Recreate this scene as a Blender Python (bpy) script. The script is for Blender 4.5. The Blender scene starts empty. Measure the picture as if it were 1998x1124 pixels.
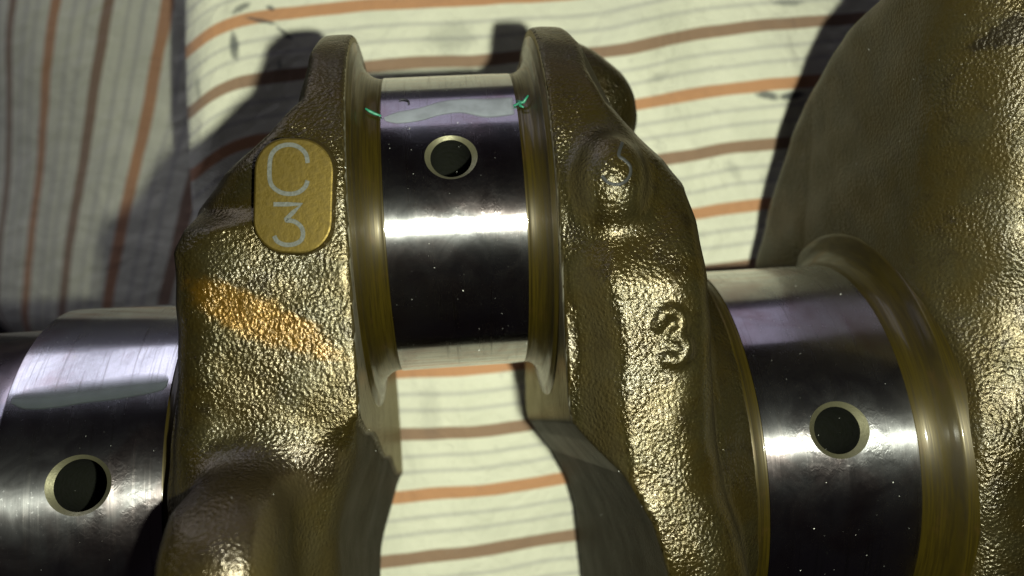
import bpy, bmesh, math, random
import numpy as np
from mathutils import Matrix, Vector
random.seed(7); rng = np.random.default_rng(11)
S = 0.001                                     # the crankshaft is drawn in millimetres
sc = bpy.context.scene
col = sc.collection

# ------------------------------------------------------------------ camera, light, exposure
CAM = np.array([-0.412, 44.899, 123.045])
ROT = [[0.9955581588679044, 0.0603159056597618, -0.07229068982926495],
       [-0.04935770614313806, 0.985917710884525, 0.1428683639426649],
       [0.08005408952778069, -0.13828024789674015, 0.9870981140435612]]
cd = bpy.data.cameras.new("camera"); cam = bpy.data.objects.new("camera", cd); col.objects.link(cam)
m = Matrix(ROT).to_4x4(); m.translation = Vector(CAM * S); cam.matrix_world = m
cd.sensor_width = 36; cd.lens = 29.56; cd.clip_start = 0.005; cd.clip_end = 20
cd.dof.use_dof = True; cd.dof.focus_distance = 0.1; cd.dof.aperture_fstop = 22
sc.camera = cam

w = bpy.data.worlds.new("World"); sc.world = w; w.use_nodes = True
w.node_tree.nodes["Background"].inputs[0].default_value = (0.92, 0.72, 0.95, 1)
w.node_tree.nodes["Background"].inputs[1].default_value = 0.0052

def lamp(name, kind, loc, power, color, target=None, **kw):
    d = bpy.data.lights.new(name, kind); d.energy = power; d.color = color
    for k, v in kw.items(): setattr(d, k, v)
    o = bpy.data.objects.new(name, d); col.objects.link(o); o.location = Vector(loc) * S
    if target is not None:
        o.rotation_euler = (Vector(target) - Vector(loc)).to_track_quat('-Z', 'Z').to_euler()
    return o
lamp("phone_flash", 'POINT', (14, 42, 125), 1.5, (0.98, 1.0, 0.86), shadow_soft_size=0.0016)
lamp("window_light", 'AREA', (-640, 700, -95), 1.8, (0.80, 0.79, 1.0), (-640, 0, -95), shape='RECTANGLE', size=0.55, size_y=0.40)
lamp("window_light", 'AREA', (-245, 700, -95), 0.45, (0.80, 0.79, 1.0), (-245, 0, -95), shape='RECTANGLE', size=0.14, size_y=0.40)
lamp("window_light", 'AREA', (130, 700, -95), 0.32, (0.82, 0.72, 1.0), (130, 0, -95), shape='RECTANGLE', size=0.58, size_y=0.40)

vs = sc.view_settings; vs.view_transform = 'Standard'; vs.look = 'None'; vs.gamma = 1; vs.exposure = 0
vs.use_curve_mapping = False

# ------------------------------------------------------------------ node helpers
class NT:
    def __init__(s, name):
        s.m = bpy.data.materials.new(name); s.m.use_nodes = True; s.t = s.m.node_tree
        s.b = s.t.nodes["Principled BSDF"]
    def n(s, typ, **kw):
        nd = s.t.nodes.new(typ)
        for k, v in kw.items(): setattr(nd, k, v)
        return nd
    def link(s, a, b): s.t.links.new(a, b)
    def put(s, sock, v):
        if isinstance(v, bpy.types.NodeSocket): s.link(v, sock)
        elif hasattr(sock.default_value, '__len__') and not isinstance(v, (int, float)):
            sock.default_value = tuple(v) + (1,) * (len(sock.default_value) - len(v))
        else: sock.default_value = v
    def math(s, op, a, b=0.0, c=0.0, clamp=False):
        nd = s.n('ShaderNodeMath', operation=op, use_clamp=clamp)
        for i, v in enumerate((a, b, c)): s.put(nd.inputs[i], v)
        return nd.outputs[0]
    def vmath(s, op, a, b=(0, 0, 0)):
        nd = s.n('ShaderNodeVectorMath', operation=op)
        s.put(nd.inputs[0], a); s.put(nd.inputs[1], b)
        return nd.outputs['Value'] if op in ('DOT_PRODUCT', 'LENGTH', 'DISTANCE') else nd.outputs[0]
    def coords(s, scale=(1000, 1000, 1000), loc=(0, 0, 0)):
        tc = s.n('ShaderNodeTexCoord'); mp = s.n('ShaderNodeMapping')
        s.link(tc.outputs['Object'], mp.inputs[0]); mp.inputs['Scale'].default_value = scale
        mp.inputs['Location'].default_value = loc
        return mp.outputs[0]
    def noise(s, vec, scale=1.0, detail=2.0, rough=0.5, dist=0.0):
        nd = s.n('ShaderNodeTexNoise'); s.put(nd.inputs['Vector'], vec)
        nd.inputs['Scale'].default_value = scale; nd.inputs['Detail'].default_value = detail
        nd.inputs['Roughness'].default_value = rough; nd.inputs['Distortion'].default_value = dist
        return nd.outputs[0]
    def ramp(s, f, a, b, lo=0.0, hi=1.0):
        nd = s.n('ShaderNodeMapRange', interpolation_type='SMOOTHSTEP'); s.put(nd.inputs[0], f)
        for i, v in enumerate((a, b, lo, hi)): s.put(nd.inputs[i + 1], v)
        return nd.outputs[0]
    def mix(s, f, a, b, blend='MIX'):
        nd = s.n('ShaderNodeMix', data_type='RGBA', blend_type=blend)
        s.put(nd.inputs[0], f); s.put(nd.inputs[6], a); s.put(nd.inputs[7], b)
        return nd.outputs[2]
    def bump(s, h, dist, strength=1.0, normal=None):
        nd = s.n('ShaderNodeBump'); s.put(nd.inputs['Height'], h)
        nd.inputs['Distance'].default_value = dist; nd.inputs['Strength'].default_value = strength
        if normal is not None: s.link(normal, nd.inputs['Normal'])
        return nd.outputs[0]
    def sep(s, v):
        nd = s.n('ShaderNodeSeparateXYZ'); s.put(nd.inputs[0], v); return nd.outputs
    def set(s, **kw):
        for k, v in kw.items(): s.put(s.b.inputs[k.replace('_', ' ')], v)

def blob(t, xyz, cx, cy, rx, ry, ang=0.0, wob=0.35, vec=None, scale=0.5, edge=0.25):
    """soft elliptical mark with a ragged edge, in object millimetres (x, y)"""
    c, s_ = math.cos(ang), math.sin(ang)
    dx = t.math('SUBTRACT', xyz[0], cx); dy = t.math('SUBTRACT', xyz[1], cy)
    u = t.math('DIVIDE', t.math('ADD', t.math('MULTIPLY', dx, c), t.math('MULTIPLY', dy, s_)), rx)
    v = t.math('DIVIDE', t.math('SUBTRACT', t.math('MULTIPLY', dy, c), t.math('MULTIPLY', dx, s_)), ry)
    d = t.math('SQRT', t.math('ADD', t.math('MULTIPLY', u, u), t.math('MULTIPLY', v, v)))
    if vec is not None:
        d = t.math('ADD', d, t.math('MULTIPLY', t.math('SUBTRACT', t.noise(vec, scale, 3), 0.5), wob * 2))
    return t.ramp(d, 1 - edge, 1 + edge, 1.0, 0.0)

# ------------------------------------------------------------------ materials
def mat_polished(name, rough=0.22, scratch=1.0, tint=(0.60, 0.61, 0.60), lapc=None):
    """ground and lapped steel: a mirror lobe plus an anisotropic lobe from the circumferential grinding"""
    t = NT(name); v = t.coords()
    geo = t.n('ShaderNodeNewGeometry')
    tan = t.vmath('NORMALIZE', t.vmath('CROSS_PRODUCT', (1, 0, 0), geo.outputs['Normal']))
    fine = t.noise(t.coords((9000, 260, 260)), 1.0, 3, 0.7)
    mid = t.noise(t.coords((2600, 60, 60)), 1.0, 3, 0.65)
    smear = t.noise(v, 0.22, 4, 0.6, 0.6)
    spots = t.noise(v, 2.4, 2, 0.5)
    h = t.math('ADD', t.math('MULTIPLY', fine, 0.5 * scratch), t.math('MULTIPLY', mid, 0.4 * scratch))
    nrm = t.bump(h, 0.000008)
    if lapc is not None:
        lap = t.noise(t.coords((1500, 900, 2900)), 1.0, 2, 0.5, 1.5)
        d = t.vmath('DISTANCE', v, lapc)
        msk = t.math('MULTIPLY', t.ramp(d, 4.0, 9.5, 1.0, 0.0), t.ramp(t.noise(v, 0.45, 2), 0.38, 0.62))
        nrm = t.bump(t.math('MULTIPLY', lap, msk), 0.000018, 1.0, nrm)
    streak = t.ramp(mid, 0.52, 0.72)
    r = t.math('ADD', t.ramp(smear, 0.35, 0.75, rough * 0.9, rough * 1.2), t.math('ADD', t.ramp(spots, 0.62, 0.75, 0, 0.05), t.math('MULTIPLY', streak, 0.06)))
    base = t.mix(t.ramp(smear, 0.4, 0.8), tint, [c * 0.8 for c in tint])
    base = t.mix(t.math('MULTIPLY', streak, 0.5), base, (0.20, 0.19, 0.17))
    base = t.mix(t.ramp(t.noise(v, 0.10, 4, 0.6, 0.5), 0.42, 0.68, 0, 0.8), base, (0.42, 0.345, 0.33))
    t.set(Base_Color=base, Metallic=1.0, Roughness=r, Anisotropic=0.97, Anisotropic_Rotation=0.25, Tangent=tan, Normal=nrm)
    p2 = t.n('ShaderNodeBsdfPrincipled')
    t.put(p2.inputs['Base Color'], base); p2.inputs['Metallic'].default_value = 1.0
    t.put(p2.inputs['Roughness'], t.ramp(smear, 0.35, 0.75, 0.05, 0.09)); t.put(p2.inputs['Normal'], nrm)
    mx = t.n('ShaderNodeMixShader'); mx.inputs[0].default_value = 0.32
    p3 = t.n('ShaderNodeBsdfPrincipled')                      # worn, hazy share of the surface
    t.put(p3.inputs['Base Color'], base); p3.inputs['Metallic'].default_value = 1.0; t.put(p3.inputs['Normal'], nrm)
    p3.inputs['Roughness'].default_value = 0.44; p3.inputs['Anisotropic'].default_value = 0.8; p3.inputs['Anisotropic Rotation'].default_value = 0.25
    t.put(p3.inputs['Tangent'], tan)
    m3 = t.n('ShaderNodeMixShader'); t.put(m3.inputs[0], t.ramp(smear, 0.3, 0.8, 0.03, 0.10))
    t.link(t.b.outputs[0], m3.inputs[1]); t.link(p3.outputs[0], m3.inputs[2])
    t.link(m3.outputs[0], mx.inputs[1]); t.link(p2.outputs[0], mx.inputs[2])
    t.link(mx.outputs[0], t.t.nodes['Material Output'].inputs['Surface'])
    return t.m

def mat_cast(name, cheek=None, pinrings=True):
    """oily cast steel; cheek=(x, sign) adds the turned look on the machined side face"""
    t = NT(name); v = t.coords(); xyz = t.sep(v)
    geo = t.n('ShaderNodeNewGeometry')
    g1 = t.noise(v, 2.3, 2, 0.55, 0.0); g2 = t.noise(v, 5.5, 2, 0.6); g3 = t.noise(v, 0.16, 3, 0.6)
    vor = t.n('ShaderNodeTexVoronoi', feature='SMOOTH_F1'); t.put(vor.inputs['Vector'], v); vor.inputs['Scale'].default_value = 2.6
    h = t.math('ADD', t.math('MULTIPLY', g1, 0.55), t.math('MULTIPLY', g2, 0.30))
    h = t.math('ADD', h, t.math('MULTIPLY', vor.outputs['Distance'], -0.85))
    h = t.math('MULTIPLY', h, t.ramp(t.noise(v, 0.14, 3, 0.55), 0.36, 0.62, 0.45, 1.1))
    n1 = t.bump(h, 0.00017)
    n2 = t.bump(t.noise(v, 9.0, 2, 0.6), 0.00003, 1.0, n1)
    base = t.mix(t.ramp(g3, 0.38, 0.66), (0.034, 0.0240, 0.0048), (0.027, 0.0228, 0.0086))
    base = t.mix(t.ramp(t.noise(v, 0.35, 3, 0.6, 0.4), 0.5, 0.75, 0, 0.7), base, (0.011, 0.0078, 0.0042))
    base = t.mix(t.ramp(g2, 0.4, 0.7, 0, 0.6), base, (0.045, 0.0375, 0.0110))
    if name.endswith('left'):
        st = blob(t, xyz, -22.2, 29.6, 8.6, 2.2, -0.47, 0.55, v, 0.55, 0.3)
        base = t.mix(t.math('MULTIPLY', t.math('MULTIPLY', st, t.ramp(t.noise(v, 1.3, 3), 0.3, 0.6, 0.7, 1.0)), 0.7), base, (0.115, 0.058, 0.0032))
        dry_shade = blob(t, xyz, -21.5, 12.2, 8.0, 3.0, 0.0, 0.3, v, 0.3, 0.5)
        base = t.mix(t.math('MULTIPLY', dry_shade, 0.6), base, (0.030, 0.022, 0.013))
    rough = t.ramp(g3, 0.3, 0.75, 0.23, 0.32)
    coat = t.ramp(t.noise(v, 0.11, 3), 0.35, 0.65, 0.32, 0.6)
    nrm = n2; metal = 0.70
    dry_shade = t.ramp(t.math('ABSOLUTE', t.sep(geo.outputs['True Normal'])[0]), 0.55, 0.85, 0.0, 0.5 if name.endswith('far') else 1.0)      # sides facing along x: their shade put into the colour, finish dulled
    base = t.mix(t.math('MULTIPLY', dry_shade, 0.75), base, t.mix(g3, (0.012, 0.0098, 0.0042), (0.020, 0.016, 0.0075)))
    coat = t.math('MULTIPLY', coat, t.math('SUBTRACT', 1.0, dry_shade))
    metal = t.math('SUBTRACT', 0.70, t.math('MULTIPLY', dry_shade, 0.65))
    rough = t.math('ADD', rough, t.math('MULTIPLY', dry_shade, 0.30))
    spec = t.math('SUBTRACT', 0.5, t.math('MULTIPLY', dry_shade, 0.45))
    t.set(Specular_IOR_Level=spec, Specular_Tint=(0.55, 0.48, 0.34))
    if cheek is not None:
        x0, sg = cheek
        nx = t.math('MULTIPLY', t.sep(geo.outputs['True Normal'])[0], sg)
        near = t.ramp(t.math('ABSOLUTE', t.math('SUBTRACT', xyz[0], x0)), 0.15, 0.5, 1, 0)
        mask = t.math('MULTIPLY', t.ramp(nx, 0.8, 0.95), near)
        dy = t.math('SUBTRACT', xyz[1], 37.16)
        rr = t.math('SQRT', t.math('ADD', t.math('MULTIPLY', dy, dy), t.math('MULTIPLY', xyz[2], xyz[2])))
        cmb = t.n('ShaderNodeCombineXYZ'); t.put(cmb.inputs[0], t.math('MULTIPLY', rr, 5.0)); t.put(cmb.inputs[1], t.math('MULTIPLY', xyz[1], 0.08))
        rings = t.noise(cmb.outputs[0], 1.0, 3, 0.7)
        nm = t.bump(rings, 0.00003)
        pit = t.ramp(t.noise(t.coords((1400, 500, 1400)), 1.0, 3, 0.65), 0.60, 0.68)
        mcol = t.mix(t.ramp(rings, 0.4, 0.62), (0.30, 0.29, 0.22), (0.17, 0.155, 0.10))
        mcol = t.mix(pit, mcol, (0.02, 0.018, 0.014))
        base = t.mix(mask, base, mcol)
        mixn = t.n('ShaderNodeMix', data_type='VECTOR'); t.put(mixn.inputs[0], mask); t.put(mixn.inputs[4], n2); t.put(mixn.inputs[5], nm)
        nrm = mixn.outputs[1]
        metal = t.math('ADD', metal, t.math('MULTIPLY', mask, 0.85))
        coat = t.math('MULTIPLY', coat, t.math('SUBTRACT', 1.0, t.math('MULTIPLY', mask, 0.9)))
        rough = t.math('SUBTRACT', rough, t.math('MULTIPLY', mask, 0.2))
    if name.endswith('far'):
        # triangular dark smudge near the upper corner, in (y, z)
        tri = [(59.8, 28.6), (56.0, 23.8), (55.0, 33.2)]; dmax = None
        cx_, cy_ = sum(q[0] for q in tri) / 3, sum(q[1] for q in tri) / 3
        for i in range(3):
            (y0, z0), (y1, z1) = tri[i], tri[(i + 1) % 3]; ny, nz = z1 - z0, -(y1 - y0); L = math.hypot(ny, nz); ny /= L; nz /= L
            if ny * (cx_ - y0) + nz * (cy_ - z0) > 0: ny, nz = -ny, -nz
            e = t.math('ADD', t.math('MULTIPLY', t.math('SUBTRACT', xyz[1], y0), ny), t.math('MULTIPLY', t.math('SUBTRACT', xyz[2], z0), nz))
            dmax = e if dmax is None else t.math('MAXIMUM', dmax, e)
        dmax = t.math('ADD', dmax, t.math('MULTIPLY', t.math('SUBTRACT', t.noise(v, 0.9, 3), 0.5), 2.2))
        sm = t.ramp(dmax, -0.5, 0.4, 1.0, 0.0)
        base = t.mix(t.math('MULTIPLY', sm, 0.7), base, (0.006, 0.005, 0.004))
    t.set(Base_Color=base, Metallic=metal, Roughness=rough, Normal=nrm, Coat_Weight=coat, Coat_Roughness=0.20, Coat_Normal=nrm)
    return t.m

def mat_fillet(name):
    t = NT(name); v = t.coords()
    rings = t.noise(t.coords((5200, 120, 120)), 1.0, 3, 0.7)
    ooze = t.noise(v, 0.35, 3, 0.6)
    c = t.mix(t.ramp(rings, 0.38, 0.64), (0.031, 0.0235, 0.0026), (0.0170, 0.0125, 0.0016))
    c = t.mix(t.ramp(ooze, 0.55, 0.8), c, (0.035, 0.022, 0.005))
    t.set(Base_Color=c, Metallic=0.45, Roughness=t.ramp(rings, 0.3, 0.7, 0.40, 0.52), Anisotropic=0.8, Anisotropic_Rotation=0.25, Tangent=t.vmath('NORMALIZE', t.vmath('CROSS_PRODUCT', (1, 0, 0), t.n('ShaderNodeNewGeometry').outputs['Normal'])), Normal=t.bump(rings, 0.000012),
          Coat_Weight=0.2, Coat_Roughness=0.10, Coat_Tint=(1.0, 0.85, 0.45))
    return t.m

def mat_simple(name, color, metallic=0.0, rough=0.5, bscale=None, bdist=0.00002, coat=0.0, spec=0.5):
    t = NT(name); v = t.coords()
    n_ = t.noise(v, bscale or 2.0, 3, 0.6)
    c = t.mix(t.ramp(n_, 0.3, 0.75), color, [x * 0.72 for x in color])
    t.set(Base_Color=c, Metallic=metallic, Roughness=t.ramp(n_, 0.3, 0.7, rough * 0.85, min(1, rough * 1.15)), Coat_Weight=coat, Coat_Roughness=0.15, Specular_IOR_Level=spec)
    if bscale: t.set(Normal=t.bump(n_, bdist))
    return t.m

def mat_cloth(name):
    """woven cream cotton: orange and brown bands with pairs of fine grey lines, 25 mm repeat along V"""
    t = NT(name)
    uv = t.n('ShaderNodeUVMap', uv_map='weave'); mp = t.n('ShaderNodeMapping'); t.link(uv.outputs[0], mp.inputs[0])
    v = mp.outputs[0]; s_ = t.sep(v)
    wob = t.math('MULTIPLY', t.math('SUBTRACT', t.noise(v, 0.045, 2), 0.5), 1.6)
    fray = t.math('MULTIPLY', t.math('SUBTRACT', t.noise(v, 5.5, 2, 0.7), 0.5), 0.32)
    tt = t.math('ADD', t.math('ADD', s_[1], wob), fray)
    def band(center, half, soft=0.22, per=25.0):
        d = t.math('ABSOLUTE', t.math('SUBTRACT', t.math('MODULO', t.math('ADD', t.math('SUBTRACT', tt, center), per * 100.5), per), per / 2))
        return t.ramp(d, half - soft, half + soft, 1.0, 0.0)
    weave = t.noise(v, 3.6, 2, 0.6); blot = t.noise(v, 0.07, 4, 0.6, 0.3)
    c = t.mix(t.ramp(blot, 0.35, 0.7), (0.755, 0.765, 0.575), (0.67, 0.685, 0.51))
    c = t.mix(t.ramp(weave, 0.35, 0.7, 0, 0.35), c, (0.60, 0.60, 0.50))
    grey = None
    for k in (4.75, 7.95, 17.25, 20.45):
        b = band(k, 0.42, 0.42); grey = b if grey is None else t.math('MAXIMUM', grey, b)
    c = t.mix(t.math('MULTIPLY', grey, t.ramp(weave, 0.3, 0.7, 0.62, 0.34)), c, (0.33, 0.33, 0.31))
    c = t.mix(t.math('MULTIPLY', band(0, 1.28), 0.93), c, t.mix(weave, (0.53, 0.26, 0.11), (0.44, 0.21, 0.09)))
    c = t.mix(t.math('MULTIPLY', band(12.5, 1.28), 0.93), c, t.mix(weave, (0.29, 0.175, 0.10), (0.22, 0.13, 0.075)))
    # oil fingerprints and smudges
    if name.endswith('main'):
        marks = [(-41.3, 71.8, 0.9, 2.6, 0.0, 0.8), (-35.5, 76.8, 3.0, .45, -.25, .75), (-31.2, 74.2, 2.0, .4, -.75, .8), (-39.3, 79.6, 2.2, .6, .5, .7),
                 (-33.7, 79.4, .9, .5, -.4, .8), (-32.6, 68.0, .5, .9, 0, .6), (-49.5, 64, .7, 2.4, 0.1, .4), (69.0, 57.0, 2.4, .8, -.2, .8), (74.0, 56.8, 2.6, .8, .1, .9),
                 (75, 76.5, 3, .7, 0, .5), (61, 42, 1.2, 2.5, .6, .25), (3, 72, 5, 3, .1, .25), (70, 40, 3, 1, .2, .25), (-6, -4, 2, 6, 0, .15), (20, -8, .7, .7, 0, .4), (46, 62, 2, 1, .3, .25)]
        xyz = t.sep(t.coords())
        mm = None
        for (x, y, a, b, an, k) in marks:
            bl = t.math('MULTIPLY', blob(t, xyz, x, y, a, b, an, 0.55, t.coords(), 0.9, 0.45), k)
            mm = bl if mm is None else t.math('MAXIMUM', mm, bl)
        c = t.mix(mm, c, (0.055, 0.065, 0.070))
    dirt = t.ramp(t.noise(v, 0.16, 5, 0.65), 0.60, 0.78, 0, 0.4)
    c = t.mix(dirt, c, (0.28, 0.28, 0.23))
    # twill weave relief
    a = t.math('SINE', t.math('MULTIPLY', t.math('ADD', s_[0], s_[1]), 9.0))
    b = t.math('SINE', t.math('MULTIPLY', s_[1], 14.0))
    h = t.math('ADD', t.math('ADD', t.math('MULTIPLY', a, 0.5), t.math('MULTIPLY', b, 0.35)), weave)
    t.set(Base_Color=c, Roughness=0.92, Normal=t.bump(h, 0.00008, 1.0, t.bump(t.noise(v, 0.13, 4, 0.55, 0.4), 0.0016)), Sheen_Weight=0.15, Specular_IOR_Level=0.15)
    return t.m

M = dict(pin=mat_polished('polished_pin', lapc=(2.5, 44.0, 18.5)), main=mat_polished('polished_main', 0.23, 1.4, lapc=(47.0, 9.0, 26.0)),
         main2=mat_polished('polished_end', 0.22, lapc=(-40.0, 9.0, 26.0)),
         nose=mat_polished('polished_nose', 0.3, 1.5, (0.25, 0.25, 0.27)),
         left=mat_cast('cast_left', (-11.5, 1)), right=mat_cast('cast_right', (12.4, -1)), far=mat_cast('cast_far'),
         fillet=mat_fillet('oily_fillet'), cham=mat_simple('chamfer_metal', (0.125, 0.12, 0.07), 0.7, 0.42, 3.0),
         bore=mat_simple('bore_metal', (0.0040, 0.0046, 0.0026), 0.0, 0.75, 1.5, 0.0001, 0.0, 0.12),
         pad=mat_simple('machined_pad', (0.064, 0.0445, 0.0052), 0.8, 0.48, 1.6, 0.00003, 0.05),
         stamp=mat_simple('stamped_groove', (0.060, 0.064, 0.054), 0.2, 0.65, 3.0, 0.00004, 0.0, 0.2),
         stamp2=mat_simple('worn_stamp', (0.020, 0.021, 0.019), 0.3, 0.6, 3.0, 0.00004, 0.0, 0.2),
         gauge2=mat_simple('gauge_film_pin', (0.19, 0.21, 0.22), 0.2, 0.36, 0.4, 0.00002),
         gauge=mat_simple('gauge_film', (0.042, 0.050, 0.050), 0.2, 0.33, 0.4, 0.00002),
         thread=mat_simple('green_wax', (0.010, 0.125, 0.065), 0.0, 0.45, 4.0),
         fibre=mat_simple('black_fibre', (0.006, 0.006, 0.007), 0.0, 0.6, 4.0),
         dust=mat_simple('lint', (0.42, 0.43, 0.38), 0.0, 0.7, 4.0),
         floor=mat_simple('dark_floor', (0.020, 0.016, 0.022), 0.0, 0.6, 0.05, 0.0005),
         cloth=mat_cloth('striped_cotton_main'), cloth2=mat_cloth('striped_cotton_side'))

for k_ in ('gauge', 'gauge2'):          # the wax film thins out to nothing at its edges
    nt = M[k_].node_tree; at_ = nt.nodes.new('ShaderNodeAttribute'); at_.attribute_name = 'film'
    tr = nt.nodes.new('ShaderNodeBsdfTransparent'); ms = nt.nodes.new('ShaderNodeMixShader')
    nt.links.new(at_.outputs['Fac'], ms.inputs[0]); nt.links.new(tr.outputs[0], ms.inputs[1]); nt.links.new(nt.nodes['Principled BSDF'].outputs[0], ms.inputs[2])
    nt.links.new(ms.outputs[0], nt.nodes['Material Output'].inputs['Surface'])

# ------------------------------------------------------------------ mesh helpers
def link(name, me, mat, parent=None):
    o = bpy.data.objects.new(name, me); col.objects.link(o)
    if mat is not None: me.materials.append(mat)
    if parent is not None: o.parent = parent
    return o
def build(name, V, F, mat, parent=None, smooth=True, normals=None):
    me = bpy.data.meshes.new(name); me.from_pydata((np.asarray(V, float) * S).tolist(), [], F); me.update()
    if smooth: me.polygons.foreach_set('use_smooth', [True] * len(me.polygons))
    if normals is not None: me.normals_split_custom_set_from_vertices([tuple(n) for n in normals])
    return link(name, me, mat, parent)
def empty(name, loc):
    o = bpy.data.objects.new(name, None); col.objects.link(o); o.location = Vector(loc) * S; o.empty_display_size = 0.01
    return o
def lathe(prof, yc, seg=192, cap=False):
    V, F = [], []
    for (x, r) in prof:
        for k in range(seg):
            a = 2 * math.pi * k / seg; V.append((x, yc + r * math.sin(a), r * math.cos(a)))
    for i in range(len(prof) - 1):
        for k in range(seg):
            k2 = (k + 1) % seg; F.append((i * seg + k, i * seg + k2, (i + 1) * seg + k2, (i + 1) * seg + k))
    if cap:
        F.append(tuple(range(seg - 1, -1, -1))); F.append(tuple((len(prof) - 1) * seg + k for k in range(seg)))
    return V, F
def raw_mesh(V, F):
    me = bpy.data.meshes.new('raw'); me.from_pydata(V, [], F); me.update()
    bm = bmesh.new(); bm.from_mesh(me); bmesh.ops.recalc_face_normals(bm, faces=bm.faces); bm.to_mesh(me); bm.free()
    return me

crank = empty('crankshaft', (0, 0, -46))
crank['label'] = 'oily bronze-brown cast crankshaft with mirror-polished journals lying on the striped cloth'
crank['category'] = 'crankshaft'
CO = Vector((0, 0, -46)) * S
def adopt(o, parent):
    o.parent = parent; o.matrix_parent_inverse = parent.matrix_world.inverted() if False else Matrix.Identity(4)
    return o

# everything of the crankshaft is modelled about the main axis; the Empty sits at its base
def part(name, V, F, mat, parent=crank, **kw):
    V = np.asarray(V, float)
    o = build(name, V, F, mat, None, **kw)
    o.parent = parent
    if parent is crank: o.location = -CO
    return o

# ------------------------------------------------------------------ journals with drilled oil holes
def journal(name, x0, x1, yc, r, hx, hdeg, rin, rout, mat, lab):
    V, F = lathe([(x0 + (x1 - x0) * i / 12, r) for i in range(13)], yc, 256, True)
    body = raw_mesh(V, F); ob = bpy.data.objects.new('tmp_body', body); col.objects.link(ob)
    a = math.radians(hdeg); d = np.array([0, math.sin(a), math.cos(a)]); e1 = np.array([1.0, 0, 0]); e2 = np.cross(d, e1)
    P0 = np.array([hx, yc, 0]) + d * r
    dep = rout - rin
    prof = [(-25, 0.001), (-25, rin), (-dep * 0.8, rin), (0.0, rout), (0.25, rout + .3), (3, rout + .3), (3, 0.001)]
    CV, CF = [], []; n = 72
    for (h, rr) in prof:
        for k in range(n):
            t = 2 * math.pi * k / n; CV.append(tuple(P0 + d * h + rr * (math.cos(t) * e1 + math.sin(t) * e2)))
    for i in range(len(prof) - 1):
        for k in range(n):
            k2 = (k + 1) % n; CF.append((i * n + k, i * n + k2, (i + 1) * n + k2, (i + 1) * n + k))
    CF.append(tuple(range(n - 1, -1, -1))); CF.append(tuple((len(prof) - 1) * n + k for k in range(n)))
    oc = bpy.data.objects.new('tmp_cut', raw_mesh(CV, CF)); col.objects.link(oc)
    md = ob.modifiers.new('b', 'BOOLEAN'); md.operation = 'DIFFERENCE'; md.object = oc; md.solver = 'EXACT'
    dg = bpy.context.evaluated_depsgraph_get(); me = bpy.data.meshes.new_from_object(ob.evaluated_get(dg))
    Vn = np.empty(len(me.vertices) * 3); me.vertices.foreach_get('co', Vn); Vn = Vn.reshape(-1, 3)
    rad = np.hypot(Vn[:, 1] - yc, Vn[:, 2]); on = np.abs(rad - r) < 0.02
    groups = {'body': [], 'cham': [], 'bore': []}
    for p in me.polygons:
        vv = list(p.vertices); c = Vn[vv].mean(0); nrm = np.array(p.normal)
        if all(on[i] for i in vv):
            rn = np.array([0, c[1] - yc, c[2]]); rn /= np.linalg.norm(rn) + 1e-9
            if abs(nrm[0]) > 0.9 and len(vv) > 20: continue
            if nrm @ rn > 0.8: groups['body'].append(vv); continue
            if abs(nrm[0]) > 0.9: continue
        q = c - P0; h = q @ d
        groups['bore' if h < -dep * 0.82 or (abs(nrm @ d) < 0.3) else 'cham'].append(vv)
    for o in (ob, oc): bpy.data.objects.remove(o)
    res = {}
    def sub(fs):
        ids = sorted({i for f in fs for i in f}); mp = {i: k for k, i in enumerate(ids)}
        return Vn[ids], [tuple(mp[i] for i in f) for f in fs]
    bv, bf = sub(groups['body'])
    nn = np.stack([np.zeros(len(bv)), bv[:, 1] - yc, bv[:, 2]], 1); nn /= np.linalg.norm(nn, axis=1)[:, None]
    root = part(name, bv, bf, mat, normals=nn); root['label'] = lab
    if groups['cham']:
        cv, cf = sub(groups['cham']); part('hole_chamfer', cv, cf, M['cham'], root, smooth=True)
    if groups['bore']:
        cv, cf = sub(groups['bore']); part('oil_bore', cv, cf, M['bore'], root, smooth=True)
    return root

YP, RP, RM = 37.16, 20.86, 27.5
pin = journal('crank_pin', -7.9, 9.3, YP, RP, 0.57, 26.6, 2.55, 3.25, M['pin'], 'mirror-polished pin between the two webs, drilled with an oil hole')
mainR = journal('main_journal', 37.0, 56.4, 0, RM, 46.7, 22.4, 2.95, 3.85, M['main'], 'larger polished journal on the right beside the flange')
mainL = journal('main_journal', -55.0, -35.6, 0, RM, -45.1, 22.8, 3.05, 3.8, M['main2'], 'larger polished journal at the left edge')

def arc(x0, r0, x1, r1, n=10):
    """quarter-ellipse fillet leaving the journal tangentially and ending square to the axis"""
    return [(x0 + (x1 - x0) * math.sin(t), r1 - (r1 - r0) * math.cos(t)) for t in [math.pi / 2 * k / n for k in range(n + 1)]]
def fil(name, prof, yc, mat='fillet', label=None):
    if prof[0][0] > prof[-1][0]: prof = prof[::-1]
    V, F = lathe(prof, yc, 224); F = [f[::-1] for f in F]
    o = part(name, V, F, M[mat]); 
    if label: o['label'] = label
    return o
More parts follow.
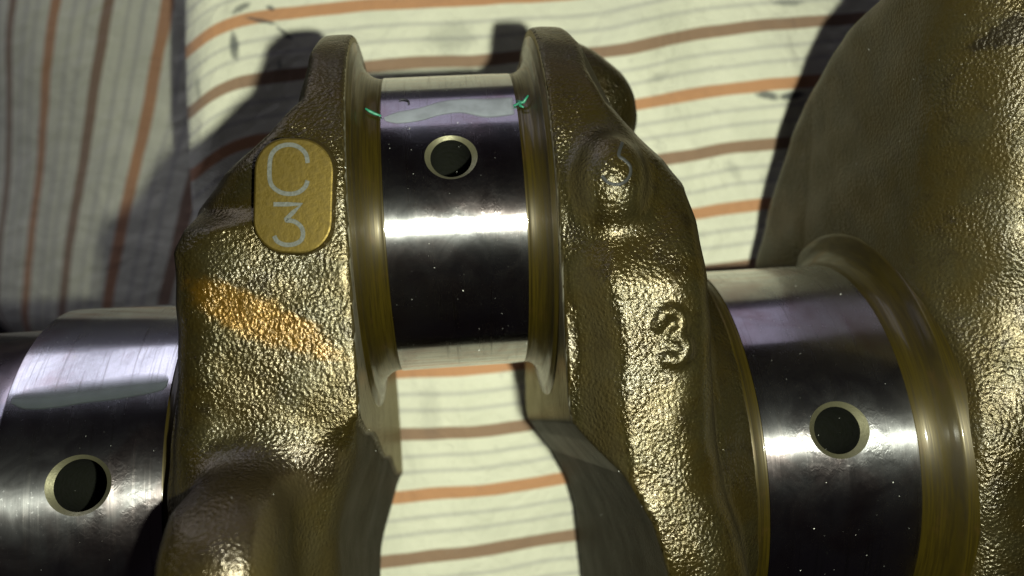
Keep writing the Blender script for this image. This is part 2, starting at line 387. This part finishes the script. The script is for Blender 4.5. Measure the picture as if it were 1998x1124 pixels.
# pin fillets with a turned undercut line and shoulder ring
fil('pin_fillet', [(-7.85, RP - .02), (-7.95, RP - .16), (-8.2, RP - .14)] + arc(-8.2, RP - .1, -11.05, 23.9) + [(-11.1, 24.6), (-11.3, 24.7), (-11.32, 25.6), (-11.6, 25.8)], YP)
fil('pin_fillet', [(9.25, RP - .02), (9.35, RP - .16), (9.6, RP - .14)] + arc(9.6, RP - .1, 11.95, 23.9) + [(12.0, 24.6), (12.2, 24.7), (12.22, 25.6), (12.6, 25.8)], YP)
fil('journal_fillet', [(36.95, RM - .02), (36.8, RM - .15)] + arc(36.7, RM - .1, 35.35, 28.6) + [(35.25, 28.75), (34.9, 28.6), (33.0, 28.4)], 0)
fil('thrust_flange', [(56.35, RM - .02), (56.5, RM - .2)] + arc(56.7, RM - .15, 59.25, 30.6, 14) + [(59.32, 31.7), (59.4, 32.1), (59.55, 32.25), (62.0, 32.3)], 0)
fil('journal_fillet', [(-35.65, RM - .02), (-35.55, RM - .15)] + arc(-35.4, RM - .1, -33.6, 29.6) + [(-33.5, 30.4), (-31.0, 30.5)], 0)
fil('journal_end', [(-54.95, RM - .01), (-55.25, RM - .25), (-55.5, RM - .9), (-55.6, 24.0)], 0, 'main2')
fil('shaft_nose', [(-55.4, 25.0), (-58, 25.0), (-58.3, 24.7), (-130, 24.7), (-130, 2)], 0, 'nose', 'dark smaller-diameter shaft end beyond the left journal')

# ------------------------------------------------------------------ cast webs: smooth distance fields -> surface nets
def smin(a, b, k): h = np.maximum(k - np.abs(a - b), 0) / k; return np.minimum(a, b) - h * h * k * 0.25
def smax(a, b, k): return -smin(-a, -b, k)
def capsule(y, z, r1, r2, h):
    z = np.abs(z); b = (r1 - r2) / h; a = math.sqrt(1 - b * b)
    k = -b * z + a * y
    d = a * z + b * y - r1
    d = np.where(k < 0, np.hypot(y, z) - r1, d)
    return np.where(k > a * h, np.hypot(y - h, z) - r2, d)
def rbox(y, z, cy, cz, hy, hz, r):
    qy = np.abs(y - cy) - hy + r; qz = np.abs(z - cz) - hz + r
    return np.hypot(np.maximum(qy, 0), np.maximum(qz, 0)) + np.minimum(np.maximum(qy, qz), 0) - r
def ellip(x, y, z, c, r):
    q = np.sqrt(((x - c[0]) / r[0]) ** 2 + ((y - c[1]) / r[1]) ** 2 + ((z - c[2]) / r[2]) ** 2)
    return (q - 1) * min(r)
def seg3(x, y, z, P, rad):
    d = np.full(np.shape(x), 1e3)
    for a, b in zip(P[:-1], P[1:]):
        a = np.array(a); b = np.array(b); ab = b - a; L = ab @ ab
        t = np.clip(((x - a[0]) * ab[0] + (y - a[1]) * ab[1] + (z - a[2]) * ab[2]) / L, 0, 1)
        d = np.minimum(d, np.sqrt((x - a[0] - t * ab[0]) ** 2 + (y - a[1] - t * ab[1]) ** 2 + (z - a[2] - t * ab[2]) ** 2))
    return d - rad
def sstep(a, b, x): t = np.clip((x - a) / (b - a), 0, 1); return t * t * (3 - 2 * t)
def lump(x, y, z, s):
    return (np.sin(x * .55 + y * .31 + s) * np.sin(y * .47 - z * .38 + 2 * s) + .6 * np.sin(x * .9 - z * .7 + s) * np.sin(y * 1.05 + 1.3 * s + z * .2)) * .07

XOL = np.array([(-90, -33.6), (0, -33.6), (30, -33.8), (37, -33.6), (41.4, -31.4), (45.7, -27.8), (50, -22.0), (54, -17.9), (60, -16.0), (64, -14.2), (67, -12.6)])
def f_left(x, y, z):
    d2 = capsule(y, z, 32.4, 26.8, YP)
    xo = np.interp(y, XOL[:, 0], XOL[:, 1])
    xo = xo - .12 * np.clip(15 - z, -2, 25) * sstep(37, 42, y) + .15 * np.clip(z - 13, 0, 30) * sstep(4, 34, y)
    slope = 0.93 - .21 * (sstep(36, 44, y) - sstep(52, 60, y))
    out = (xo - x) * slope
    sh = sstep(40, 52, y)
    d = smax(d2, out, 4.5 - 3.6 * sh)
    # broad shoulder falling away outboard of the number pad
    d = smax(d, ((z - 27.0) * .8 - (x + 23.0) * .6) - 60 * (1 - sstep(30, 42, y)), 6.0)
    # counterweight with wide corners
    cw = rbox(y, np.abs(z), -33, 0, 47.2, 49.5, 10)
    cw = smax(cw, -30.6 - x, 6.0)
    cw = smax(cw, x + 18.6, 6.0)
    d = smin(d, cw, 4.5)
    d = smin(d, np.maximum(np.maximum(np.hypot(y, z) - 30.8, -33.3 - x), x + 20), 1.5)
    # cheek plane, relieved below the skewed line where turning stopped
    u = y - 3.0 - 0.5 * z + .6 * np.sin(z * .3 + .5)
    xin = -11.5 - 0.5 * sstep(0.2, -0.6, u) - 3.4 * sstep(1.0, -15, u)
    d = smax(d, (x - xin) * np.where((u < .6) & (u > -2), .85, 1.0), 0.7 + 5.0 * sstep(0, -4, u))
    return d + lump(x, y, z, 1.0) * np.clip((xin - x) / 1.5, 0, 1)

XOR = np.array([(-90, 34), (0, 33.6), (30.6, 33.0), (37.4, 32.0), (41.4, 30.8), (44.8, 28.2), (47.9, 25.0), (52, 21.6), (56.2, 19.4), (59.4, 18.0), (63, 16.0), (67, 14)])
CAST3 = [(21.9, 27.3), (22.8, 28.6), (24.3, 28.6), (25.2, 27.4), (24.6, 26.0), (23.7, 25.5), (25.2, 24.8), (25.5, 23.3), (24.2, 22.2), (22.7, 22.7)]
def f_right_base(x, y, z):
    g = 4.2 * sstep(43, 30.5, y) + 1.0 * sstep(30, 5, y)
    grow = 1.25 * g * sstep(0.2, 6.2, x - 12.4 + .6 * np.sin(y * .33) * np.sin(y * .13 + 1))
    d2 = smin(capsule(y, z, 30.2, 26.8, YP), rbox(y, z, -40, 0, 44, 30.4, 4), 4) - grow
    xo = np.interp(y, XOR[:, 0], XOR[:, 1])
    xo = xo + .12 * np.clip(15 - z, -2, 25) * sstep(37, 42, y) - .24 * np.clip(z - 13, 0, 30) * sstep(-14, 16, y)
    d = smax(d2 * .93, (x - xo) * (.95 - .19 * (sstep(36, 44, y) - sstep(56, 64, y))), 4.0 + 1.5 * sstep(30, 8, y) - 3.1 * sstep(40, 52, y))
    d = smax(d, ((z - 27.6) * .8 + (x - 26.5) * .6) - 60 * (1 - sstep(33, 44, y)), 3.5)
    d = smin(d, smax(np.maximum((np.hypot(y, z) - 31.6 + .66 * np.maximum(x - 30.6, 0)) * .84, 20 - x), x - 35.3, 0.5), 1.2)
    d = smin(d, ellip(x, y, z, (18.6, 42.0, 26.0), (4.4, 6.0, 5.6)), 2.2)
    wd = ellip(x, y, z, (21.5, 54.5, -17.0), (11.5, 10.5, 11.0))
    wd = smax(wd, .65 * (x - 26.3) + .76 * (y - 60.6), 1.8); wd = smax(wd, .97 * (x - 30.6) + .22 * (y - 55), 1.8)
    d = smin(d, wd, 1.5)
    return d
def top_z(f, x, y, z0=40.0):
    z = z0
    for _ in range(60):
        v = float(f(np.array([x]), np.array([y]), np.array([z]))[0])
        if v < 0.01: break
        z -= max(v * .8, .01)
    return z

def chaikin(L, n=2):
    for _ in range(n):
        o = [L[0]]
        for p, q in zip(L[:-1], L[1:]): o += [(.75 * p[0] + .25 * q[0], .75 * p[1] + .25 * q[1]), (.25 * p[0] + .75 * q[0], .25 * p[1] + .75 * q[1])]
        L = o + [L[-1]]
    return L
C3Z = [(a, b, top_z(f_right_base, a, b) + .02) for a, b in chaikin([(23.9 + .86 * (p - 23.9), 25.5 + .86 * (q - 25.5)) for p, q in CAST3])]
def f_right(x, y, z):
    d = f_right_base(x, y, z)
    d = smin(d, seg3(x, y, z, C3Z, .50), 1.1)
    u = y - 0.30 * z
    xin = np.interp(u, [-60, -30, -12, -6, 0, 4, 6.5, 9], [23, 22.6, 21.6, 20.2, 17.4, 14.4, 12.7, 12.4])
    d = smax(d, (xin - x) * np.where((u < 8) & (u > -12), .8, 1.0), 0.7)
    return d + lump(x, y, z, 2.3) * np.clip((x - xin) / 1.5, 0, 1)

POLY = np.array([(-70, -46), (10, -40), (24, -37), (31, -34.3), (40, -30), (49, -24), (54, -19.5), (58.5, -13.7), (61.5, -9), (63.9, -4.7), (66, 1.6), (68.5, 12), (68.5, 24), (65, 29), (58, 32.0), (40, 32.8), (0, 33.6), (-70, 34.4)], float)
def polysdf(y, z):
    d = np.full(np.shape(y), 1e9); s_ = np.ones(np.shape(y)); n = len(POLY)
    for i in range(n):
        a = POLY[i]; b = POLY[i - 1]; e = b - a; wy = y - a[0]; wz = z - a[1]
        t = np.clip((wy * e[0] + wz * e[1]) / (e @ e), 0, 1)
        d = np.minimum(d, (wy - t * e[0]) ** 2 + (wz - t * e[1]) ** 2)
        c1 = z >= a[1]; c2 = z < b[1]; c3 = e[0] * wz > e[1] * wy
        s_ = np.where((c1 & c2 & c3) | (~c1 & ~c2 & ~c3), -s_, s_)
    return s_ * np.sqrt(d)
def f_far(x, y, z):
    d2 = polysdf(y, z)
    face = 59.55 + 1.3 * sstep(33, 50, np.hypot(y, z)) - 0.10 * np.maximum(0, -14 - z) + .75 * np.maximum(0, np.hypot(y, z) - 33.5) * sstep(34, 12, y) * sstep(5, 20, z) + .034 * np.maximum(0, z - 17) ** 2 * sstep(5, 30, y)
    d = smax(d2, (face - x) * .9, 5.0)
    d = smax(d, x - 84, 4)
    return d + lump(x, y * .6, z * .6, 4.1) * 1.6

def nets(f, lo, hi, h):
    ax = [np.arange(a, b + h, h) for a, b in zip(lo, hi)]
    X, Y, Z = np.meshgrid(*ax, indexing='ij'); v = f(X, Y, Z).astype(np.float64)
    ins = v < 0; nx, ny, nz = v.shape
    acc = np.zeros((nx - 1, ny - 1, nz - 1, 3)); cnt = np.zeros((nx - 1, ny - 1, nz - 1))
    cs = [(i, j, k) for i in (0, 1) for j in (0, 1) for k in (0, 1)]
    sl = lambda o: tuple(slice(o[q], [nx, ny, nz][q] - 1 + o[q]) for q in range(3))
    for a in cs:
        for q in range(3):
            if a[q]: continue
            b = tuple(a[r] + (1 if r == q else 0) for r in range(3))
            va, vb = v[sl(a)], v[sl(b)]; cr = ins[sl(a)] != ins[sl(b)]
            t = np.where(cr, va / np.where(cr, va - vb, 1), 0)
            for r in range(3): acc[..., r] += np.where(cr, a[r] + (t if r == q else 0), 0)
            cnt += cr
    act = cnt > 0; idx = np.full(act.shape, -1); idx[act] = np.arange(act.sum())
    ijk = np.argwhere(act); P = np.array(lo) + h * (ijk + acc[act] / cnt[act][:, None])
    F = []
    for q in range(3):
        r, s_ = (q + 1) % 3, (q + 2) % 3
        A = [slice(None)] * 3; B = [slice(None)] * 3; A[q] = slice(0, -1); B[q] = slice(1, None)
        for o in (r, s_): A[o] = slice(1, -1); B[o] = slice(1, -1)
        cr = ins[tuple(A)] != ins[tuple(B)]; e = np.argwhere(cr)
        off = np.zeros(3, int); off[r] = 1; off[s_] = 1; e = e + off
        flip = ins[tuple(e.T)]
        def at(dr, ds):
            c = e.copy(); c[:, r] += dr; c[:, s_] += ds; return idx[tuple(c.T)]
        quad = np.stack([at(-1, -1), at(0, -1), at(0, 0), at(-1, 0)], 1)
        quad[~flip] = quad[~flip][:, ::-1]
        F.append(quad)
    F = np.concatenate(F)
    def grad(P):
        e = .08; g = np.stack([f(*(P + d_).T) - f(*(P - d_).T) for d_ in np.eye(3) * e], 1) / (2 * e); return g
    for _ in range(2):
        g = grad(P); val = f(*P.T); st = val[:, None] * g / np.maximum((g * g).sum(1), .2)[:, None]
        P = P - np.clip(st, -.35 * h, .35 * h)
    g = grad(P); g /= np.linalg.norm(g, axis=1)[:, None] + 1e-9
    return P, F, g

WEBS = {}
for nm, f, lo, hi, mat, lab in (
        ('web', f_left, (-38, -48, -50), (-9, 68, 50), 'left', 'left web with the flat stamped pad and an orange oil stain'),
        ('web', f_right, (9, -42, -38), (38, 68, 40), 'right', 'right web with a round boss and a raised cast numeral'),
        ('web', f_far, (54, -44, -46), (82, 72, 42), 'far', 'broad smooth web filling the right side')):
    P, F, g = nets(f, lo, hi, 0.6)
    # drop the faces at the crop box so that no seam is left open towards the camera
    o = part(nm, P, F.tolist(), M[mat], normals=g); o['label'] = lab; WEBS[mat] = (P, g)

# ------------------------------------------------------------------ stamped pad with C 3
PN = Vector((-0.03, 0.13, 1)).normalized(); an = math.radians(4.9)
pv = Vector((math.sin(an), math.cos(an), 0)); pv = (pv - PN * pv.dot(PN)).normalized(); pu = pv.cross(PN).normalized()
PC = Vector((-17.25, 42.9, 27.45))
def padpt(a, b, h=0.0): return tuple(PC + pu * a + pv * b + PN * h)
def stadium(hx, hy, r, n=14):
    out = []
    for cx, cy, a0 in ((hx - r, hy - r, 0), (-hx + r, hy - r, 90), (-hx + r, -hy + r, 180), (hx - r, -hy + r, 270)):
        for k in range(n + 1):
            a = math.radians(a0 + 90 * k / n); out.append((cx + r * math.cos(a), cy + r * math.sin(a)))
    return out
rings = [(4.75, 6.85, 3.9, -4.0), (4.55, 6.6, 3.75, -1.0), (4.38, 6.45, 3.65, -.28), (4.28, 6.35, 3.6, -.06), (4.12, 6.2, 3.5, 0.0)]
V, F = [], []; n = len(stadium(1, 1, .5))
for (a, b, r, h) in rings: V += [padpt(x, y, h) for x, y in stadium(a, b, r)]
for i in range(len(rings) - 1):
    for k in range(n): k2 = (k + 1) % n; F.append((i * n + k, i * n + k2, (i + 1) * n + k2, (i + 1) * n + k))
F.append(tuple((len(rings) - 1) * n + k for k in range(n)))
pad = part('number_pad', V, F, M['pad'], smooth=False); pad['label'] = 'flat golden machined pad stamped C over 3'

def ribbon(pts, wd, thick, place):
    """a stamped stroke: shallow trapezoid band with closed ends along a polyline"""
    V, F = [], []
    for i, (a, b) in enumerate(pts):
        p0 = pts[max(i - 1, 0)]; p1 = pts[min(i + 1, len(pts) - 1)]
        dx, dy = p1[0] - p0[0], p1[1] - p0[1]; L = math.hypot(dx, dy) or 1; nx, ny = -dy / L, dx / L
        for s_, h in ((-.5, -.12), (-.38, thick), (.38, thick), (.5, -.12)): V.append(place(a + nx * wd * s_, b + ny * wd * s_, h))
    for i in range(len(pts) - 1):
        for k in range(3): F.append((i * 4 + k, i * 4 + k + 1, i * 4 + k + 5, i * 4 + k + 4))
    F.append((0, 1, 2, 3)); e = (len(pts) - 1) * 4; F.append((e + 3, e + 2, e + 1, e))
    return V, F
def curve(ctrl, n=8):
    out = []; P = [ctrl[0]] + list(ctrl) + [ctrl[-1]]
    for i in range(1, len(P) - 2):
        for k in range(n):
            t = k / n; q = []
            for d_ in (0, 1):
                a, b, c, e = P[i - 1][d_], P[i][d_], P[i + 1][d_], P[i + 2][d_]
                q.append(.5 * ((2 * b) + (-a + c) * t + (2 * a - 5 * b + 4 * c - e) * t * t + (-a + 3 * b - 3 * c + e) * t ** 3))
            out.append(tuple(q))
    out.append(tuple(ctrl[-1])); return out
px = lambda L: [((x - 580) * .0575, (380 - y) * .0575) for x, y in L]
Cst = curve(px([(606, 316), (602, 299), (588, 286), (571, 282), (553, 286), (539, 298), (534, 315), (534, 345), (539, 362), (553, 373), (570, 377), (588, 374), (602, 363), (607, 350)]))
T3 = px([(543, 398), (570, 397), (596, 396), (581, 412), (567, 427)]) + curve(px([(568, 428), (584, 430), (597, 440), (601, 453), (597, 466), (583, 474), (566, 475), (552, 469), (546, 459)]))
for nm, pts in (('stamped_letter', Cst), ('stamped_number', T3)):
    V, F = ribbon(pts, .62, .03, padpt); part(nm, V, F, M['stamp'], pad, smooth=False)

f3 = curve([(19.7, 47.0), (18.9, 45.6), (19.5, 45.0), (20.1, 44.2), (19.8, 43.1), (18.7, 42.4), (17.5, 42.6), (16.8, 43.4)], 6)
V, F = ribbon(f3, .46, .02, lambda a, b, h: (a, b, top_z(f_right, a, b) + h)); part('stamped_number', V, F, M['stamp2'])['label'] = 'faint grey stamped numeral on the boss'

# ------------------------------------------------------------------ squashed gauge strips left on the journals
def onpin(x, deg, h, yc, r): a = math.radians(deg); return (x, yc + (r + h) * math.sin(a), (r + h) * math.cos(a))
def strip(name, top, bot, yc, r, label, mat='gauge', nb=10, soft=1.5):
    def dens(L): return np.array(curve(L, 10))
    T, B = dens(top), dens(bot); V, F, A = [], [], []; n = len(T)
    for i in range(n):
        endf = min(1, min(i, n - 1 - i) / 2.5)
        for k in range(nb + 1):
            s_ = k / nb; q = T[i] * (1 - s_) + B[i] * s_; e = min(1, min(k, nb - k) / 1.2) * endf
            V.append(onpin(q[0], q[1], .004 + .05 * e, yc, r)); A.append(min(1, k / soft, (nb - k) / 1.0, min(i, n - 1 - i) / 1.5))
    for i in range(n - 1):
        for k in range(nb): F.append((i * (nb + 1) + k, (i + 1) * (nb + 1) + k, (i + 1) * (nb + 1) + k + 1, i * (nb + 1) + k + 1))
    o = build(name, V, F, M[mat]); o.data.attributes.new('film', 'FLOAT', 'POINT').data.foreach_set('value', A); o['label'] = label; o['category'] = 'gauge strip'; return o
sp = strip('gauge_strip', [(-7.6, 44.4), (-5.81, 47.2), (-2.9, 49.1), (-0.26, 52.2), (2.38, 53.3), (5.67, 52.9), (9.1, 53.0)],
           [(-7.4, 42.8), (-5.84, 41.0), (-2.97, 41.7), (-0.38, 44.0), (2.21, 44.6), (5.37, 41.7), (9.0, 42.6)], YP, RP,
           'flattened wavy grey gauge strip with green ends across the crank pin', 'gauge2')
sm = strip('gauge_strip', [(-54.5, 47.6), (-52.75, 49.5), (-49.75, 50.2), (-46.69, 50.7), (-43.04, 51.4), (-39.98, 51.9), (-37.45, 51.5), (-36.4, 50.9), (-36.05, 49.4)],
           [(-54.6, 45.2), (-52.44, 42.9), (-48.84, 42.7), (-45.9, 43.4), (-42.3, 43.8), (-39.32, 44.5), (-37.2, 45.3), (-36.3, 46.3), (-36.05, 48.2)], 0, RM,
           'flattened grey gauge strip with a rounded end across the left journal', soft=6.0)
def tube(P, rad, seg=8):
    V, F = [], []; P = [np.array(p) for p in P]
    for i, p in enumerate(P):
        d = P[min(i + 1, len(P) - 1)] - P[max(i - 1, 0)]; d = d / np.linalg.norm(d)
        a = np.cross(d, [.3, .2, .93]); a /= np.linalg.norm(a); b = np.cross(d, a); rr = rad * (0.55 if i in (0, len(P) - 1) else 1)
        for k in range(seg): t = 2 * math.pi * k / seg; V.append(p + rr * (math.cos(t) * a + math.sin(t) * b))
    for i in range(len(P) - 1):
        for k in range(seg): k2 = (k + 1) % seg; F.append((i * seg + k, i * seg + k2, (i + 1) * seg + k2, (i + 1) * seg + k))
    F.append(tuple(range(seg - 1, -1, -1))); F.append(tuple((len(P) - 1) * seg + k for k in range(seg)))
    return V, F
def gth(L): 
    V, F = tube([onpin(x, d, h, YP, RP) for x, d, h in L], .20); build('thread_end', V, F, M['thread'], sp)
gth([(-9.7, 46.6, .9), (-9.2, 46.2, .55), (-8.6, 45.6, .3), (-7.8, 44.7, .18)])
gth([(8.9, 47.0, .15), (9.6, 47.6, .3), (10.2, 47.0, .7), (10.8, 48.3, 1.3)])
gth([(9.4, 49.6, .2), (9.8, 48.0, .4), (9.7, 45.8, .45), (10.1, 44.6, .6)])

V, F = tube([onpin(x, d, .12, YP, RP) for x, d in ((-5.6, 53.5), (-5.2, 54.0), (-4.7, 53.6), (-4.35, 52.6), (-4.3, 51.6), (-4.45, 50.9))], .10, 6)
fb = build('fibre', V, F, M['fibre']); fb['label'] = 'tiny curled black fibre lying on the crank pin above the gauge strip'; fb['category'] = 'fibre'

# ------------------------------------------------------------------ dust and lint on the metal
def flecks(pts, nrm, sizes):
    V, F = [], []
    for p, n_, s_ in zip(pts, nrm, sizes):
        a = np.cross(n_, rng.normal(size=3)); a /= np.linalg.norm(a); b = np.cross(n_, a); k = len(V)
        e = rng.uniform(.5, 1.9)
        V += [p + a * s_ * e - n_ * .02, p + b * s_ * .6 - n_ * .02, p - a * s_ * e * .8 - n_ * .02, p - b * s_ * .5 - n_ * .02, p + n_ * s_ * .8 + a * s_ * .2]
        F += [(k, k + 1, k + 4), (k + 1, k + 2, k + 4), (k + 2, k + 3, k + 4), (k + 3, k, k + 4)]
    return V, F
pts, nr = [], []
def scatter_cyl(x0, x1, yc, r, a0, a1, n):
    for _ in range(n):
        a = math.radians(rng.uniform(a0, a1)); d = np.array([0, math.sin(a), math.cos(a)])
        pts.append(np.array([rng.uniform(x0, x1), yc, 0]) + d * r); nr.append(d)
scatter_cyl(-7.5, 9.2, YP, RP, -70, 65, 110); scatter_cyl(37, 56, 0, RM, -20, 75, 80); scatter_cyl(-54, -36, 0, RM, -20, 70, 50)
for k, n in (('left', 60), ('right', 110), ('far', 170)):
    P, g = WEBS[k]; ok = np.where((g @ np.array([0, 0, 1.0]) > -.2) & (P[:, 1] > -25))[0]
    for i in rng.choice(ok, n): pts.append(P[i]); nr.append(g[i])
V, F = flecks(pts, nr, np.minimum(.16, rng.gamma(1.6, .020, len(pts)) + .012))
o = part('dust', V, F, M['dust'], smooth=False); o['kind'] = 'stuff'; o['label'] = 'pale dust and lint specks on the metal'

# ------------------------------------------------------------------ cloths and floor
def sheet(name, fn, au, av, mat, label):
    V, F, U = [], [], []
    nu, nv = len(au), len(av)
    for a in au:
        for b in av: p, u = fn(a, b); V.append(p); U.append(u)
    for i in range(nu - 1):
        for j in range(nv - 1): F.append((i * nv + j, (i + 1) * nv + j, (i + 1) * nv + j + 1, i * nv + j + 1))
    o = build(name, V, F, mat)
    l = o.data.uv_layers.new(name='weave')
    li = np.empty(len(o.data.loops), int); o.data.loops.foreach_get('vertex_index', li)
    l.data.foreach_set('uv', np.array(U)[li].ravel())
    md = o.modifiers.new('thickness', 'SOLIDIFY'); md.thickness = 0.0007; md.offset = -1
    o['label'] = label; o['category'] = 'cloth'; return o
def cloth_z(x, y):
    z = -46 - .17 * y
    z += 1.6 * math.sin(x * .055 + .6) * math.sin(y * .05 + 1) + .7 * math.sin(x * .11 - y * .06)
    z += 2.6 * math.exp(-((x - 40 - .25 * (y - 70)) / 9) ** 2 - ((y - 70) / 12) ** 2)       # soft fold behind the right web
    z -= 1.8 * math.exp(-((x - 55) / 9) ** 2 - ((y - 66) / 14) ** 2)
    z += 2.0 * math.exp(-((x - 72) / 8) ** 2 - ((y - 60) / 10) ** 2)
    z += 2.2 * math.exp(-((y - 3) / 22) ** 2 - (x / 14) ** 2)                                # pushed up between the webs
    return z
XE, RE = -49.8, 9.0
def fold(a, b):
    """a runs across the cloth; past its left edge it rolls over and hangs down"""
    xe = -55.3 + .03 * b + .3 * math.sin(b * .08)
    vt = b - .06 * a + .5 * math.sin(a * .07) + 1.3 * math.exp(-((a - 38) / 11) ** 2 - ((b - 66) / 12) ** 2) + 4.6 * math.exp(-((a - xe) / 8.5) ** 2)
    if a >= xe + RE: return (a, b, cloth_z(a, b)), (a, vt - 4.7)
    s_ = (xe + RE - a); z0 = cloth_z(xe + RE, b)
    if s_ < RE * math.pi / 2:
        t = s_ / RE; return (xe + RE - RE * math.sin(t), b, z0 - RE * (1 - math.cos(t))), (a, vt - 4.7)
    return (xe + .05 * (s_ - RE * 1.57), b, z0 - RE - (s_ - RE * math.pi / 2)), (a, vt - 4.7)
au = np.concatenate([np.linspace(-130, -70, 16), np.linspace(-69, -40, 42), np.linspace(-39, 190, 150)]); av = np.linspace(-120, 165, 180)
sheet('striped_cloth', fold, au, av, M['cloth'], 'cream cotton cloth with orange and brown stripes, spread flat under the crankshaft')

def side(a, b):
    z = -106 + .86 * min(a + 62, 0) + 1.6 * math.sin(a * .06 + b * .03) + 1.2 * math.sin(b * .08)
    wq = (a + 142) * -.485 + (b - 124) * .874
    z -= .045 * max(0, wq + 16) ** 2
    z -= .03 * max(0, 4 - b) ** 2
    z -= .004 * max(0, -118 - a) ** 2
    curl = .010 * max(0, wq + 22) ** 2
    return (a, b, z), (b, .544 * a - .235 * b + curl + 84.96)
sheet('striped_cloth', side, np.linspace(-230, -35, 120), np.linspace(-40, 150, 110), M['cloth2'], 'dimmer striped cloth hanging lower at the left, its stripes running upright')
V = [(-3000, -3000, -260), (3000, -3000, -260), (3000, 3000, -260), (-3000, 3000, -260)]
fl = build('floor', V, [(0, 1, 2, 3)], M['floor'], smooth=False); fl['kind'] = 'structure'
